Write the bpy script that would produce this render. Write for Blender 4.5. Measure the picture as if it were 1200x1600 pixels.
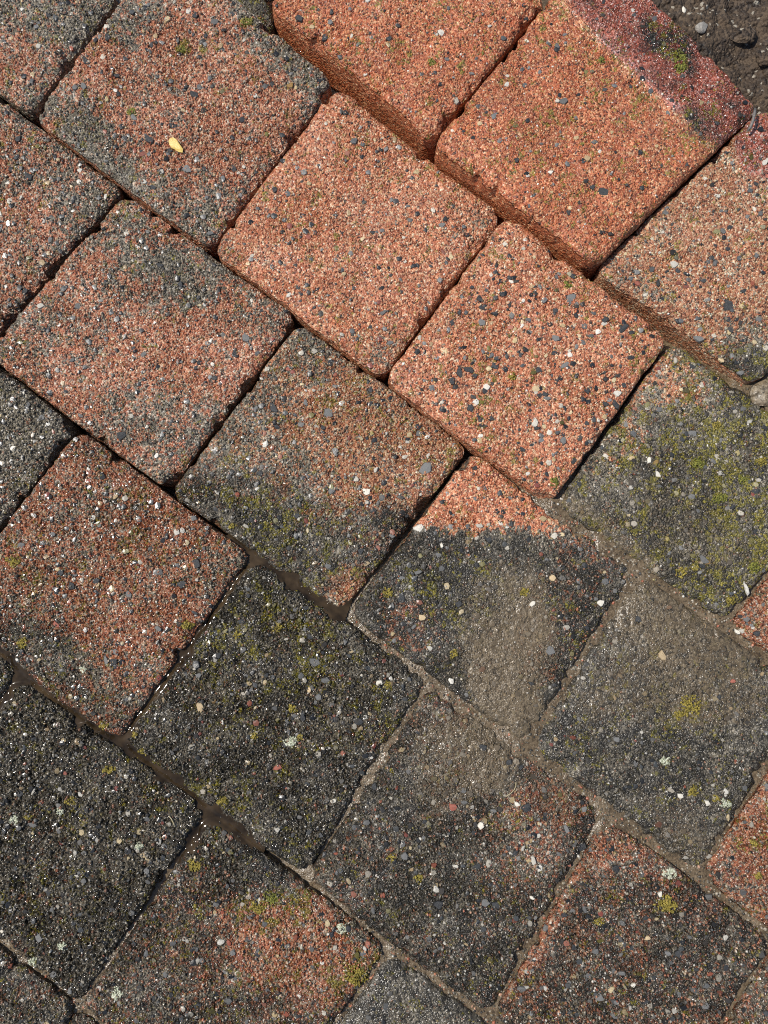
import bpy, math
import numpy as np
from mathutils import Vector

for o in list(bpy.data.objects):
    bpy.data.objects.remove(o)
scene = bpy.context.scene
col = scene.collection

# ------------------------------------------------------------------ camera
TILT = math.radians(5.0)
VFOV = math.radians(56.0)
S = 0.0005                                   # metres per photograph pixel at the middle of the frame
DIST = 800 * S / math.tan(VFOV / 2)
cam_d = bpy.data.cameras.new('camera')
cam = bpy.data.objects.new('camera', cam_d)
col.objects.link(cam)
cam_d.sensor_fit = 'VERTICAL'
cam_d.sensor_height = 24.0
cam_d.lens = 12.0 / math.tan(VFOV / 2)
cam_d.clip_start = 0.01
cam_d.clip_end = 200.0
cam.location = (0, -DIST * math.sin(TILT), DIST * math.cos(TILT))
cam.rotation_euler = (TILT, 0, 0)
scene.camera = cam
scene.render.resolution_x = 768
scene.render.resolution_y = 1024

# ------------------------------------------------------------------ sky, sun, exposure
SUN_EL = math.radians(57.0)
SUN_AZ = math.radians(-74.0)                 # measured from +Y (up in the photo), negative is towards -X
world = bpy.data.worlds.new('World')
scene.world = world
world.use_nodes = True
wn = world.node_tree
wn.nodes.clear()
sky = wn.nodes.new('ShaderNodeTexSky')
sky.sky_type = 'NISHITA'
sky.sun_disc = False
sky.sun_elevation = SUN_EL
sky.sun_rotation = SUN_AZ
bg = wn.nodes.new('ShaderNodeBackground')
bg.inputs['Strength'].default_value = 0.12
wo = wn.nodes.new('ShaderNodeOutputWorld')
wn.links.new(sky.outputs[0], bg.inputs[0])
wn.links.new(bg.outputs[0], wo.inputs[0])

sun_d = bpy.data.lights.new('sun', 'SUN')
sun_d.energy = 4.45
sun_d.angle = math.radians(0.53)
sun_d.color = (1.0, 0.945, 0.865)
sun = bpy.data.objects.new('sun', sun_d)
col.objects.link(sun)
sdir = Vector((math.sin(SUN_AZ) * math.cos(SUN_EL), math.cos(SUN_AZ) * math.cos(SUN_EL), math.sin(SUN_EL)))
sun.rotation_euler = sdir.to_track_quat('Z', 'Y').to_euler()
sun.location = sdir * 3

scene.view_settings.view_transform = 'Standard'
scene.view_settings.look = 'None'
scene.view_settings.exposure = 0.0
scene.view_settings.gamma = 1.0
scene.view_settings.use_curve_mapping = False
scene.render.engine = 'CYCLES'
scene.cycles.max_bounces = 6
scene.cycles.use_denoising = False
scene.cycles.filter_width = 1.1

# ------------------------------------------------------------------ helpers
rng = np.random.default_rng(11)
CT, ST = math.cos(TILT), math.sin(TILT)
TV = math.tan(VFOV / 2)


def at(P, z):
    """photograph pixels (n,2) + heights -> world points (n,3) on those heights"""
    P = np.asarray(P, float)
    x = (P[..., 0] - 600) / 800 * TV
    y = (800 - P[..., 1]) / 800 * TV
    dx, dy, dz = x, y * CT + ST, y * ST - CT
    t = (z - DIST * CT) / dz
    return np.stack([dx * t, -DIST * ST + dy * t, np.broadcast_to(z, t.shape) + 0 * t], -1)


def _hash(ix, iy, seed):
    h = (ix.astype(np.int64) * 374761393 + iy.astype(np.int64) * 668265263 + seed * 1442695041) & 0xffffffff
    h = ((h ^ (h >> 13)) * 1274126177) & 0xffffffff
    h = ((h ^ (h >> 16)) * 2246822519) & 0xffffffff
    return ((h ^ (h >> 15)) & 0xffffff) / float(0xffffff)


def vnoise(x, y, seed=0):
    ix, iy = np.floor(x), np.floor(y)
    fx, fy = x - ix, y - iy
    fx = fx * fx * (3 - 2 * fx)
    fy = fy * fy * (3 - 2 * fy)
    a, b = _hash(ix, iy, seed), _hash(ix + 1, iy, seed)
    c, d = _hash(ix, iy + 1, seed), _hash(ix + 1, iy + 1, seed)
    return (a * (1 - fx) + b * fx) * (1 - fy) + (c * (1 - fx) + d * fx) * fy


def fbm(x, y, seed=0, octv=4):
    s, a, n = 0, 1.0, 0
    for k in range(octv):
        s = s + a * vnoise(x * 2 ** k + 17.3 * k, y * 2 ** k - 9.1 * k, seed + k * 101)
        n += a
        a *= 0.55
    return s / n


def sstep(a, b, x):
    t = np.clip((x - a) / (b - a), 0, 1)
    return t * t * (3 - 2 * t)


def mesh_from(name, V, F, mat=None, smooth=True,
              attrs=None, mat_list=None):
    """V (n,3); F list of (m,k) int arrays"""
    me = bpy.data.meshes.new(name)
    if not isinstance(F, (list, tuple)):
        F = [F]
    loops = np.concatenate([f.ravel() for f in F]).astype(np.int32)
    sizes = np.concatenate([np.full(len(f), f.shape[1]) for f in F]).astype(np.int32)
    starts = np.concatenate([[0], np.cumsum(sizes)[:-1]]).astype(np.int32)
    me.vertices.add(len(V))
    me.vertices.foreach_set('co', np.ascontiguousarray(V, dtype=np.float32).ravel())
    me.loops.add(len(loops))
    me.loops.foreach_set('vertex_index', loops)
    me.polygons.add(len(sizes))
    me.polygons.foreach_set('loop_start', starts)
    me.update(calc_edges=True)
    me.polygons.foreach_set('use_smooth', np.broadcast_to(np.asarray(smooth, bool), (len(sizes),)).copy())
    for k, a in (attrs or {}).items():
        a = np.asarray(a, np.float32)
        if a.ndim == 1:
            at_ = me.attributes.new(k, 'FLOAT', 'POINT')
            at_.data.foreach_set('value', np.ascontiguousarray(a))
        else:
            at_ = me.attributes.new(k, 'FLOAT_COLOR', 'POINT')
            c4 = np.ones((len(a), 4), np.float32)
            c4[:, :3] = a
            at_.data.foreach_set('color', c4.ravel())
    if mat:
        me.materials.append(mat)
    me.validate()
    return me


def link(name, data, parent=None, loc=(0, 0, 0), **props):
    o = bpy.data.objects.new(name, data)
    col.objects.link(o)
    o.location = loc
    if parent is not None:
        o.parent = parent
    for k, v in props.items():
        o[k] = v
    return o


# ------------------------------------------------------------------ materials
class NT:
    def __init__(self, name):
        self.m = bpy.data.materials.new(name)
        self.m.use_nodes = True
        self.t = self.m.node_tree
        self.t.nodes.clear()
        self.out = self.t.nodes.new('ShaderNodeOutputMaterial')

    def n(self, typ, **kw):
        nd = self.t.nodes.new(typ)
        for k, v in kw.items():
            setattr(nd, k, v)
        return nd

    def put(self, sock, v):
        if isinstance(v, bpy.types.NodeSocket):
            self.t.links.new(v, sock)
        else:
            sock.default_value = v

    def math(self, op, a, b=0.0, c=None, clamp=False):
        nd = self.n('ShaderNodeMath', operation=op, use_clamp=clamp)
        self.put(nd.inputs[0], a)
        self.put(nd.inputs[1], b)
        if c is not None:
            self.put(nd.inputs[2], c)
        return nd.outputs[0]

    def mix(self, f, a, b, blend='MIX'):
        nd = self.n('ShaderNodeMix', data_type='RGBA', blend_type=blend)
        self.put(nd.inputs[0], f)
        self.put(nd.inputs[6], a if isinstance(a, bpy.types.NodeSocket) else (*a, 1))
        self.put(nd.inputs[7], b if isinstance(b, bpy.types.NodeSocket) else (*b, 1))
        return nd.outputs[2]

    def attr(self, name, colr=False):
        nd = self.n('ShaderNodeAttribute', attribute_name=name)
        return nd.outputs['Color'] if colr else nd.outputs['Fac']

    def range(self, v, a, b, c=0.0, d=1.0, smooth=True):
        nd = self.n('ShaderNodeMapRange', interpolation_type='SMOOTHSTEP' if smooth else 'LINEAR')
        for i, x in enumerate((v, a, b, c, d)):
            self.put(nd.inputs[i], x)
        return nd.outputs[0]

    def ramp(self, v, stops):
        nd = self.n('ShaderNodeValToRGB')
        e = nd.color_ramp.elements
        e[0].position, e[0].color = stops[0][0], (*stops[0][1], 1)
        e[1].position, e[1].color = stops[-1][0], (*stops[-1][1], 1)
        for p, c in stops[1:-1]:
            q = e.new(p)
            q.color = (*c, 1)
        self.put(nd.inputs[0], v)
        return nd.outputs[0]

    def coords(self, rand=True):
        tc = self.n('ShaderNodeTexCoord').outputs['Object']
        if not rand:
            return tc
        oi = self.n('ShaderNodeObjectInfo').outputs['Random']
        off = self.math('MULTIPLY', oi, 7.0)
        ad = self.n('ShaderNodeVectorMath', operation='ADD')
        self.put(ad.inputs[0], tc)
        self.put(ad.inputs[1], off)
        return ad.outputs[0]

    def voronoi(self, vec, scale, rnd=1.0):
        nd = self.n('ShaderNodeTexVoronoi')
        self.put(nd.inputs['Vector'], vec)
        nd.inputs['Scale'].default_value = scale
        nd.inputs['Randomness'].default_value = rnd
        return nd.outputs['Distance'], nd.outputs['Color']

    def noise(self, vec, scale, detail=3.0, rough=0.55):
        nd = self.n('ShaderNodeTexNoise')
        self.put(nd.inputs['Vector'], vec)
        nd.inputs['Scale'].default_value = scale
        nd.inputs['Detail'].default_value = detail
        nd.inputs['Roughness'].default_value = rough
        return nd.outputs[0]

    def sep(self, c):
        nd = self.n('ShaderNodeSeparateColor')
        self.put(nd.inputs[0], c)
        return nd.outputs

    def bsdf(self, **kw):
        nd = self.n('ShaderNodeBsdfPrincipled')
        for k, v in kw.items():
            self.put(nd.inputs[k.replace('_', ' ')], (*v, 1) if isinstance(v, tuple) and len(v) == 3 else v)
        self.t.links.new(nd.outputs[0], self.out.inputs['Surface'])
        return nd

    def displace(self, h, scale, mid=0.5):
        nd = self.n('ShaderNodeDisplacement')
        self.put(nd.inputs['Height'], h)
        nd.inputs['Midlevel'].default_value = mid
        nd.inputs['Scale'].default_value = scale
        self.t.links.new(nd.outputs[0], self.out.inputs['Displacement'])
        self.m.displacement_method = 'BOTH'

    def bump(self, h, dist, strength=1.0):
        nd = self.n('ShaderNodeBump')
        nd.inputs['Strength'].default_value = strength
        nd.inputs['Distance'].default_value = dist
        self.put(nd.inputs['Height'], h)
        return nd.outputs[0]


def make_paver_material():
    k = NT('worn_concrete_paver')
    co = k.coords()
    d1, c1 = k.voronoi(co, 760.0)
    d2, c2 = k.voronoi(co, 330.0)
    r1, g1, b1 = k.sep(c1)[:3]
    r2, g2, b2 = k.sep(c2)[:3]
    red, dark, moss = k.attr('red'), k.attr('dark'), k.attr('moss')
    silt, wet = k.attr('silt'), k.attr('wet')
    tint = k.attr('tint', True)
    redc = k.ramp(r1, [(0.0, (0.04, 0.025, 0.02)), (0.10, (0.20, 0.07, 0.042)), (0.30, (0.42, 0.14, 0.075)),
                       (0.60, (0.53, 0.22, 0.13)), (0.84, (0.61, 0.34, 0.215)), (0.96, (0.70, 0.52, 0.38)),
                       (1.0, (0.80, 0.72, 0.60))])
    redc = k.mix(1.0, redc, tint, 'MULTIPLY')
    greyc = k.ramp(r1, [(0.0, (0.026, 0.023, 0.018)), (0.25, (0.10, 0.086, 0.062)), (0.58, (0.21, 0.18, 0.13)),
                        (0.86, (0.34, 0.295, 0.215)), (0.97, (0.38, 0.33, 0.26)), (1.0, (0.62, 0.57, 0.48))])
    f = k.math('ADD', red, k.math('MULTIPLY', k.math('SUBTRACT', g2, 0.5), 0.55))
    f = k.math('ADD', f, k.math('MULTIPLY', k.math('SUBTRACT', g1, 0.5), 0.45))
    f = k.range(f, 0.36, 0.64)
    base = k.mix(f, greyc, redc)
    # coarser grains: some darker, some lighter cells
    v2 = k.range(r2, 0.0, 1.0, 0.72, 1.22, False)
    cc = k.n('ShaderNodeCombineColor')
    for i in range(3):
        k.put(cc.inputs[i], v2)
    base = k.mix(1.0, base, cc.outputs[0], 'MULTIPLY')
    # grime: dark algae film sitting between the grains
    gr = k.math('MULTIPLY', dark, k.range(r2, 0.0, 1.0, 1.0, 1.75))
    gr = k.math('ADD', gr, k.math('MULTIPLY', k.math('SUBTRACT', b1, 0.5), k.math('MULTIPLY', dark, 0.8)), clamp=True)
    base = k.mix(gr, base, (0.027, 0.0225, 0.0145))
    # moss and yellow algae
    ms = k.math('ADD', moss, k.math('MULTIPLY', k.math('SUBTRACT', b2, 0.5), 0.7))
    ms = k.math('ADD', ms, k.math('MULTIPLY', k.math('SUBTRACT', g1, 0.5), 0.6))
    ms = k.range(ms, 0.45, 0.75)
    mossc = k.ramp(b1, [(0.0, (0.03, 0.029, 0.004)), (0.5, (0.13, 0.115, 0.012)), (1.0, (0.34, 0.28, 0.04))])
    base = k.mix(k.math('MULTIPLY', ms, 0.85), base, mossc)
    # dried silt film
    sl = k.math('ADD', silt, k.math('MULTIPLY', k.math('SUBTRACT', r2, 0.5), 0.35))
    sl = k.math('ADD', sl, k.math('MULTIPLY', k.math('SUBTRACT', g1, 0.5), 0.35))
    sl = k.range(sl, 0.3, 0.85, 0.0, 0.93)
    siltc = k.ramp(k.math('ADD', k.math('MULTIPLY', r1, 0.6), k.math('MULTIPLY', k.noise(co, 160.0), 0.4)),
                   [(0.0, (0.055, 0.040, 0.023)), (0.5, (0.155, 0.116, 0.068)), (1.0, (0.29, 0.225, 0.14))])
    base = k.mix(sl, base, siltc)
    wetdark = k.range(wet, 0, 1, 1.0, 0.60, False)
    cw = k.n('ShaderNodeCombineColor')
    for i in range(3):
        k.put(cw.inputs[i], wetdark)
    base = k.mix(1.0, base, cw.outputs[0], 'MULTIPLY')
    hs = k.n('ShaderNodeHueSaturation')
    k.put(hs.inputs['Saturation'], k.range(wet, 0, 1, 1.0, 1.10, False))
    k.put(hs.inputs['Color'], base)
    base = hs.outputs[0]
    rough = k.math('ADD', k.range(wet, 0, 1, 0.50, 0.15, False), k.math('MULTIPLY', k.math('SUBTRACT', b2, 0.5), 0.25))
    bs = k.bsdf(Base_Color=base, Roughness=rough)
    bs.inputs['Specular IOR Level'].default_value = 0.6
    # relief
    h = k.math('MULTIPLY', k.range(d1, 0.0, 0.75, 1.0, 0.0), 0.42)
    h = k.math('ADD', h, k.math('MULTIPLY', k.range(d2, 0.05, 0.8, 1.0, 0.0), 0.50))
    h = k.math('ADD', h, k.math('MULTIPLY', r1, 0.16))
    h = k.math('ADD', h, k.math('MULTIPLY', r2, 0.25))
    rel = k.attr('relief')
    h = k.math('MULTIPLY', k.math('SUBTRACT', h, 0.62), k.math('MULTIPLY', rel, k.range(sl, 0, 1, 1.0, 0.35)))
    k.displace(h, 0.0017, 0.0)
    return k.m


def make_grain_material(name='exposed_aggregate'):
    k = NT(name)
    co = k.coords()
    c = k.attr('col', True)
    wet = k.attr('wet')
    nz = k.noise(co, 1400.0, 2.0)
    v = k.range(nz, 0.25, 0.75, 0.75, 1.25)
    cc = k.n('ShaderNodeCombineColor')
    for i in range(3):
        k.put(cc.inputs[i], v)
    c = k.mix(1.0, c, cc.outputs[0], 'MULTIPLY')
    bs = k.bsdf(Base_Color=c, Roughness=k.range(wet, 0, 1, 0.42, 0.13, False))
    k.put(bs.inputs['Normal'], k.bump(nz, 0.0004, 0.25))
    return k.m


def make_stone_material(name, a, b, rough):
    k = NT(name)
    co = k.coords()
    n1 = k.noise(co, 500.0, 4.0, 0.65)
    c = k.ramp(n1, [(0.3, a), (0.7, b)])
    oi = k.n('ShaderNodeObjectInfo').outputs['Random']
    v = k.range(oi, 0, 1, 0.7, 1.3, False)
    cc = k.n('ShaderNodeCombineColor')
    for i in range(3):
        k.put(cc.inputs[i], v)
    c = k.mix(1.0, c, cc.outputs[0], 'MULTIPLY')
    bs = k.bsdf(Base_Color=c, Roughness=rough)
    k.put(bs.inputs['Normal'], k.bump(k.noise(co, 1500.0, 3.0), 0.0005, 0.6))
    return k.m


def make_soil_material(name, c0, c1, c2, rough, scale=1.0, wetpatch=True, disp=0.0012):
    k = NT(name)
    co = k.coords(False)
    n1 = k.noise(co, 60.0 * scale, 6.0, 0.62)
    d1, v1 = k.voronoi(co, 520.0 * scale)
    r, g, b = k.sep(v1)[:3]
    c = k.ramp(k.math('ADD', k.math('MULTIPLY', n1, 0.65), k.math('MULTIPLY', r, 0.35)), [(0.25, c0), (0.5, c1), (0.8, c2)])
    c = k.mix(k.math('MULTIPLY', k.math('GREATER_THAN', g, 0.975), 0.7), c, (0.42, 0.38, 0.30))
    ro = k.range(n1, 0.3, 0.7, rough - 0.15, rough + 0.15)
    k.bsdf(Base_Color=c, Roughness=ro)
    h = k.math('ADD', k.math('MULTIPLY', k.range(d1, 0, 0.8, 1, 0), 0.35), k.math('MULTIPLY', k.noise(co, 260.0 * scale, 4.0), 0.8))
    k.displace(h, disp, 0.5)
    return k.m


def make_water_material():
    k = NT('murky_joint_water')
    co = k.coords(False)
    c = k.ramp(k.noise(co, 70.0, 3.0), [(0.3, (0.012, 0.008, 0.0045)), (0.7, (0.06, 0.040, 0.021))])
    b = k.bsdf(Base_Color=c, Roughness=0.09, IOR=1.33)
    k.put(b.inputs['Normal'], k.bump(k.noise(co, 70.0, 2.0), 0.0010, 0.6))
    return k.m


def make_moss_material(name, stops):
    k = NT(name)
    co = k.coords()
    d, c = k.voronoi(co, 1300.0)
    r, g, b = k.sep(c)[:3]
    k.bsdf(Base_Color=k.ramp(r, stops), Roughness=0.75)
    k.displace(k.math('SUBTRACT', 1.0, d), 0.0005, 0.5)
    return k.m


M_PAVER = make_paver_material()
M_GRAIN = make_grain_material()
STONE = {
    'slate': make_stone_material('dark_slate_chip', (0.011, 0.012, 0.0125), (0.040, 0.041, 0.042), 0.4),
    'grey': make_stone_material('grey_stone_chip', (0.07, 0.07, 0.068), (0.20, 0.195, 0.18), 0.45),
    'white': make_stone_material('white_quartz_chip', (0.46, 0.42, 0.34), (0.70, 0.66, 0.56), 0.45),
    'tan': make_stone_material('tan_stone_chip', (0.38, 0.27, 0.14), (0.60, 0.46, 0.27), 0.45),
    'red': make_stone_material('red_brown_chip', (0.20, 0.05, 0.03), (0.34, 0.11, 0.07), 0.45),
}
M_SILT = make_soil_material('wet_silt', (0.045, 0.031, 0.017), (0.120, 0.086, 0.048), (0.19, 0.142, 0.086), 0.30, 1.6, disp=0.0004)
M_SOIL = make_soil_material('damp_soil', (0.016, 0.010, 0.006), (0.055, 0.036, 0.021), (0.125, 0.087, 0.053), 0.75, 0.8, disp=0.003)
M_WATER = make_water_material()
M_MOSS = make_moss_material('yellow_green_moss', [(0.0, (0.05, 0.042, 0.006)), (0.5, (0.19, 0.15, 0.018)), (1.0, (0.40, 0.31, 0.06))])
M_MOSS_G = make_moss_material('green_moss', [(0.0, (0.03, 0.034, 0.005)), (0.5, (0.12, 0.125, 0.013)), (1.0, (0.26, 0.25, 0.04))])
M_LICHEN = make_moss_material('pale_lichen', [(0.0, (0.22, 0.24, 0.15)), (0.5, (0.42, 0.44, 0.31)), (1.0, (0.66, 0.66, 0.53))])

# ------------------------------------------------------------------ the pavers, measured in photograph pixels
# key: corners N, E, S, W of the top face; height of the top (mm); red share; tint; grime; wet; moss; chips (big, small, dark share); roughness of face; label
ORANGE, PINK, TAN, DEEP = (1.05, 0.95, 0.80), (1.01, 0.99, 0.93), (0.98, 1.03, 0.90), (1.04, 0.76, 0.53)
PAVERS = {
    'AM': dict(q=[(250, -310), (422, -30), (412, 40), (130, -170)], z=-7, red=.15, tint=TAN, dark=.45, wet=.1, moss=.45, big=0, small=.3, dk=.4, rel=1.0,
               label='grey-green mossy paver corner sunk beside the dark gap at the top edge'),
    'A1': dict(q=[(590, -190), (851, 2), (676, 206), (428, 2)], z=17, red=.98, tint=DEEP, dark=0.14, wet=.1, moss=.12, big=5, small=.5, dk=.35, rel=.75,
               label='raised bright orange paver at the top edge with a white chip'),
    'A2': dict(q=[(1020, -8), (1182, 162), (930, 402), (683, 222)][0:0] or [(935, -95), (1188, 160), (932, 404), (683, 220)], z=17, red=.98, tint=DEEP, dark=0.16, wet=.1, moss=.18, big=5, small=.5, dk=.4, rel=.75,
               label='raised deep orange paver with a pink band along the soil edge'),
    'A3': dict(q=[(1194, 172), (1440, 372), (1182, 592), (942, 418)], z=8, red=0.82, tint=TAN, dark=0.14, wet=.1, moss=.10, big=14, small=1.0, dk=.55, rel=.8,
               label='tan-orange paver with dark chips at the right edge, below the twig'),
    'A4': dict(q=[(1420, 430), (1660, 620), (1440, 860), (1172, 610)], z=1, red=.1, tint=TAN, dark=.0, wet=.1, moss=0, silt=.75, big=0, small=.2, dk=.2, rel=.35,
               label='smooth pale grey-brown paver corner at the right edge'),
    'BM': dict(q=[(-80, -240), (172, -8), (42, 166), (-190, -20)], z=1, red=0.22, tint=PINK, dark=0.14, wet=.15, moss=.08, big=3, small=1.0, dk=.5, rel=1.1,
               label='grey paver with a pinkish patch in the top left corner'),
    'B0': dict(q=[(262, -92), (514, 128), (328, 380), (55, 180)], z=3, red=.80, tint=PINK, dark=0.1, wet=0.35, moss=.06, big=26, small=1.1, dk=.65, rel=1.2,
               label='red paver with grey borders carrying the small yellow flake'),
    'B1': dict(q=[(525, 140), (777, 337), (597, 583), (333, 388)], z=3, red=.93, tint=ORANGE, dark=0.09, wet=.2, moss=.05, big=11, small=.8, dk=.5, rel=.8,
               label='clean salmon-orange paver with few chips near the picture centre'),
    'B2': dict(q=[(793, 342), (1041, 531), (861, 782), (606, 588)], z=8, red=.92, tint=ORANGE, dark=0.08, wet=.15, moss=.12, big=48, small=1.5, dk=.75, rel=.8,
               label='orange paver densely speckled with black chips'),
    'B3': dict(q=[(1050, 540), (1330, 730), (1142, 970), (871, 788)], z=1, red=.25, tint=TAN, dark=.52, wet=.25, moss=.46, big=14, small=1.0, dk=.35, rel=.9,
               label='dark paver greened over with yellow-green moss at the right edge'),
    'B4': dict(q=[(1320, 770), (1560, 960), (1400, 1170), (1143, 972)], z=1, red=.75, tint=PINK, dark=.12, wet=.6, moss=.1, big=5, small=1.2, dk=.4, rel=1.0,
               label='wet red paver corner with white chips between mossy and silted pavers'),
    'C0': dict(q=[(-70, 110), (181, 296), (-15, 522), (-250, 330)], z=0, red=.58, tint=PINK, dark=0.1, wet=0.35, moss=.05, big=14, small=1.3, dk=.6, rel=1.15,
               label='pinkish brown speckled paver at the upper left edge'),
    'C1': dict(q=[(190, 308), (458, 496), (264, 756), (-18, 548)], z=0, red=.74, tint=PINK, dark=.06, wet=0.45, moss=.04, big=11, small=1.0, dk=.6, rel=1.05,
               label='salmon-pink paver with a grey cloudy patch near its top corner'),
    'C2': dict(q=[(464, 512), (724, 706), (535, 945), (270, 768)], z=0, red=.66, tint=TAN, dark=.12, wet=0.40, moss=.14, big=22, small=1.4, dk=.55, rel=1.05,
               label='paver half tan-orange half dark grey in the picture centre'),
    'C3': dict(q=[(735, 713), (987, 892), (824, 1152), (556, 952)], z=0, red=.40, tint=ORANGE, dark=0.56, wet=.4, moss=0.08, big=16, small=1.2, dk=.4, rel=.85,
               label='dark paver with a bright orange top corner and brown silt film'),
    'C4': dict(q=[(1002, 903), (1262, 1090), (1100, 1356), (836, 1166)], z=-1, red=.08, tint=TAN, dark=0.61, wet=.45, moss=.14, big=6, small=.7, dk=.3, rel=.7,
               label='silt-filmed grey-brown paver with yellow moss spots on the right'),
    'C5': dict(q=[(1262, 1130), (1500, 1330), (1360, 1560), (1103, 1362)], z=1, red=.72, tint=PINK, dark=.2, wet=.75, moss=.12, big=3, small=1.0, dk=.4, rel=1.1,
               label='wet glossy red paver at the lower right edge'),
    'D0': dict(q=[(-130, 480), (108, 672), (-60, 888), (-300, 690)], z=1, red=.10, tint=PINK, dark=.06, wet=0.55, moss=.03, big=8, small=1.2, dk=.6, rel=1.2,
               label='light grey paver corner at the middle of the left edge'),
    'D1': dict(q=[(118, 680), (383, 870), (187, 1150), (-92, 950)], z=1, red=.64, tint=PINK, dark=.12, wet=0.75, moss=.10, big=14, small=1.3, dk=.5, rel=1.25,
               label='coarse pinkish red wet paver at the left edge'),
    'D2': dict(q=[(394, 886), (658, 1070), (480, 1362), (196, 1152)], z=-1, red=.10, tint=TAN, dark=0.50, wet=.75, moss=0.13, big=14, small=1.3, dk=.35, rel=1.35,
               label='dark olive grey wet paver with pale lichen dots and full joints around'),
    'D3': dict(q=[(668, 1088), (938, 1272), (768, 1582), (488, 1362)], z=-1, red=.30, tint=PINK, dark=0.56, wet=.55, moss=0.05, big=20, small=1.4, dk=.35, rel=1.05,
               label='dark speckled paver with silt film at its top corner, lower middle'),
    'D4': dict(q=[(944, 1292), (1202, 1478), (1020, 1770), (775, 1584)], z=0, red=.42, tint=PINK, dark=0.52, wet=.65, moss=.06, big=14, small=1.3, dk=.45, rel=1.1,
               label='dark reddish paver with one bright yellow moss cushion, bottom right'),
    'D5': dict(q=[(1214, 1490), (1480, 1700), (1280, 1960), (1040, 1760)], z=0, red=.50, tint=PINK, dark=.35, wet=.75, moss=.08, big=1, small=1.0, dk=.4, rel=1.1,
               label='wet reddish paver sliver in the bottom right corner'),
    'EM': dict(q=[(-170, 850), (18, 1052), (-60, 1180), (-360, 1060)], z=-1, red=.1, tint=TAN, dark=.5, wet=.8, moss=.15, big=0, small=1.0, dk=.4, rel=1.2,
               label='dark wet paver corner at the left edge beside a water-filled joint'),
    'E0': dict(q=[(22, 1074), (312, 1272), (122, 1566), (-150, 1350)], z=-1, red=.07, tint=TAN, dark=0.42, wet=.95, moss=0.08, big=12, small=1.2, dk=.35, rel=1.6,
               label='coarse glistening dark grey paver at the lower left edge'),
    'E1': dict(q=[(325, 1288), (596, 1494), (400, 1775), (128, 1572)], z=-1, red=.42, tint=PINK, dark=0.48, wet=.7, moss=.16, big=8, small=1.1, dk=.4, rel=1.25,
               label='dark paver with a reddish middle and moss spots at the bottom edge'),
    'E2': dict(q=[(604, 1502), (874, 1690), (700, 1960), (415, 1770)], z=-2, red=.06, tint=TAN, dark=0.58, wet=.6, moss=.04, big=0, small=.45, dk=.5, rel=.55,
               label='smooth charcoal grey paver at the bottom edge'),
    'FM': dict(q=[(-160, 1380), (118, 1582), (-60, 1850), (-340, 1650)], z=-1, red=.32, tint=PINK, dark=0.44, wet=.8, moss=.10, big=2, small=1.1, dk=.4, rel=1.3,
               label='wet grey-pink paver in the bottom left corner'),
}
# the rows go on a little beyond the frame
STEP = np.array((272.0, 203.0))
for src, steps in (('AM', (-1,)), ('BM', (-1,)), ('C0', (-1,)), ('D0', (-1,)), ('EM', (-1,)), ('FM', (-1, 1, 2, 3)), ('A4', (1,)), ('B4', (1,)), ('C5', (1,)), ('D5', (1,)), ('E2', (1, 2))):
    for n_ in steps:
        d_ = dict(PAVERS[src])
        d_['q'] = [tuple(np.asarray(p_, float) + STEP * n_) for p_ in d_['q']]
        d_['out'] = True
        d_['label'] = None
        PAVERS['%s%+d' % (src, n_)] = d_
KEYS = list(PAVERS)
# the traced lines run just inside the rounded arrises: across the rows, along the rows
for k_, d_ in PAVERS.items():
    GV, GU = {'A': (5.0, 5.0), 'B': (6.5, 5.5)}.get(k_[0], (9.5, 5.5))
    q_ = np.asarray(d_['q'], float)
    new = []
    for i_ in range(4):
        p_, n_, v_ = q_[i_], q_[(i_ + 1) % 4], q_[i_ - 1]
        a_ = (p_ - n_) / np.linalg.norm(p_ - n_)
        b_ = (p_ - v_) / np.linalg.norm(p_ - v_)
        new.append(tuple(p_ + a_ * (GU if i_ % 2 == 0 else GV) + b_ * (GV if i_ % 2 == 0 else GU)))
    d_['q'] = new

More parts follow.
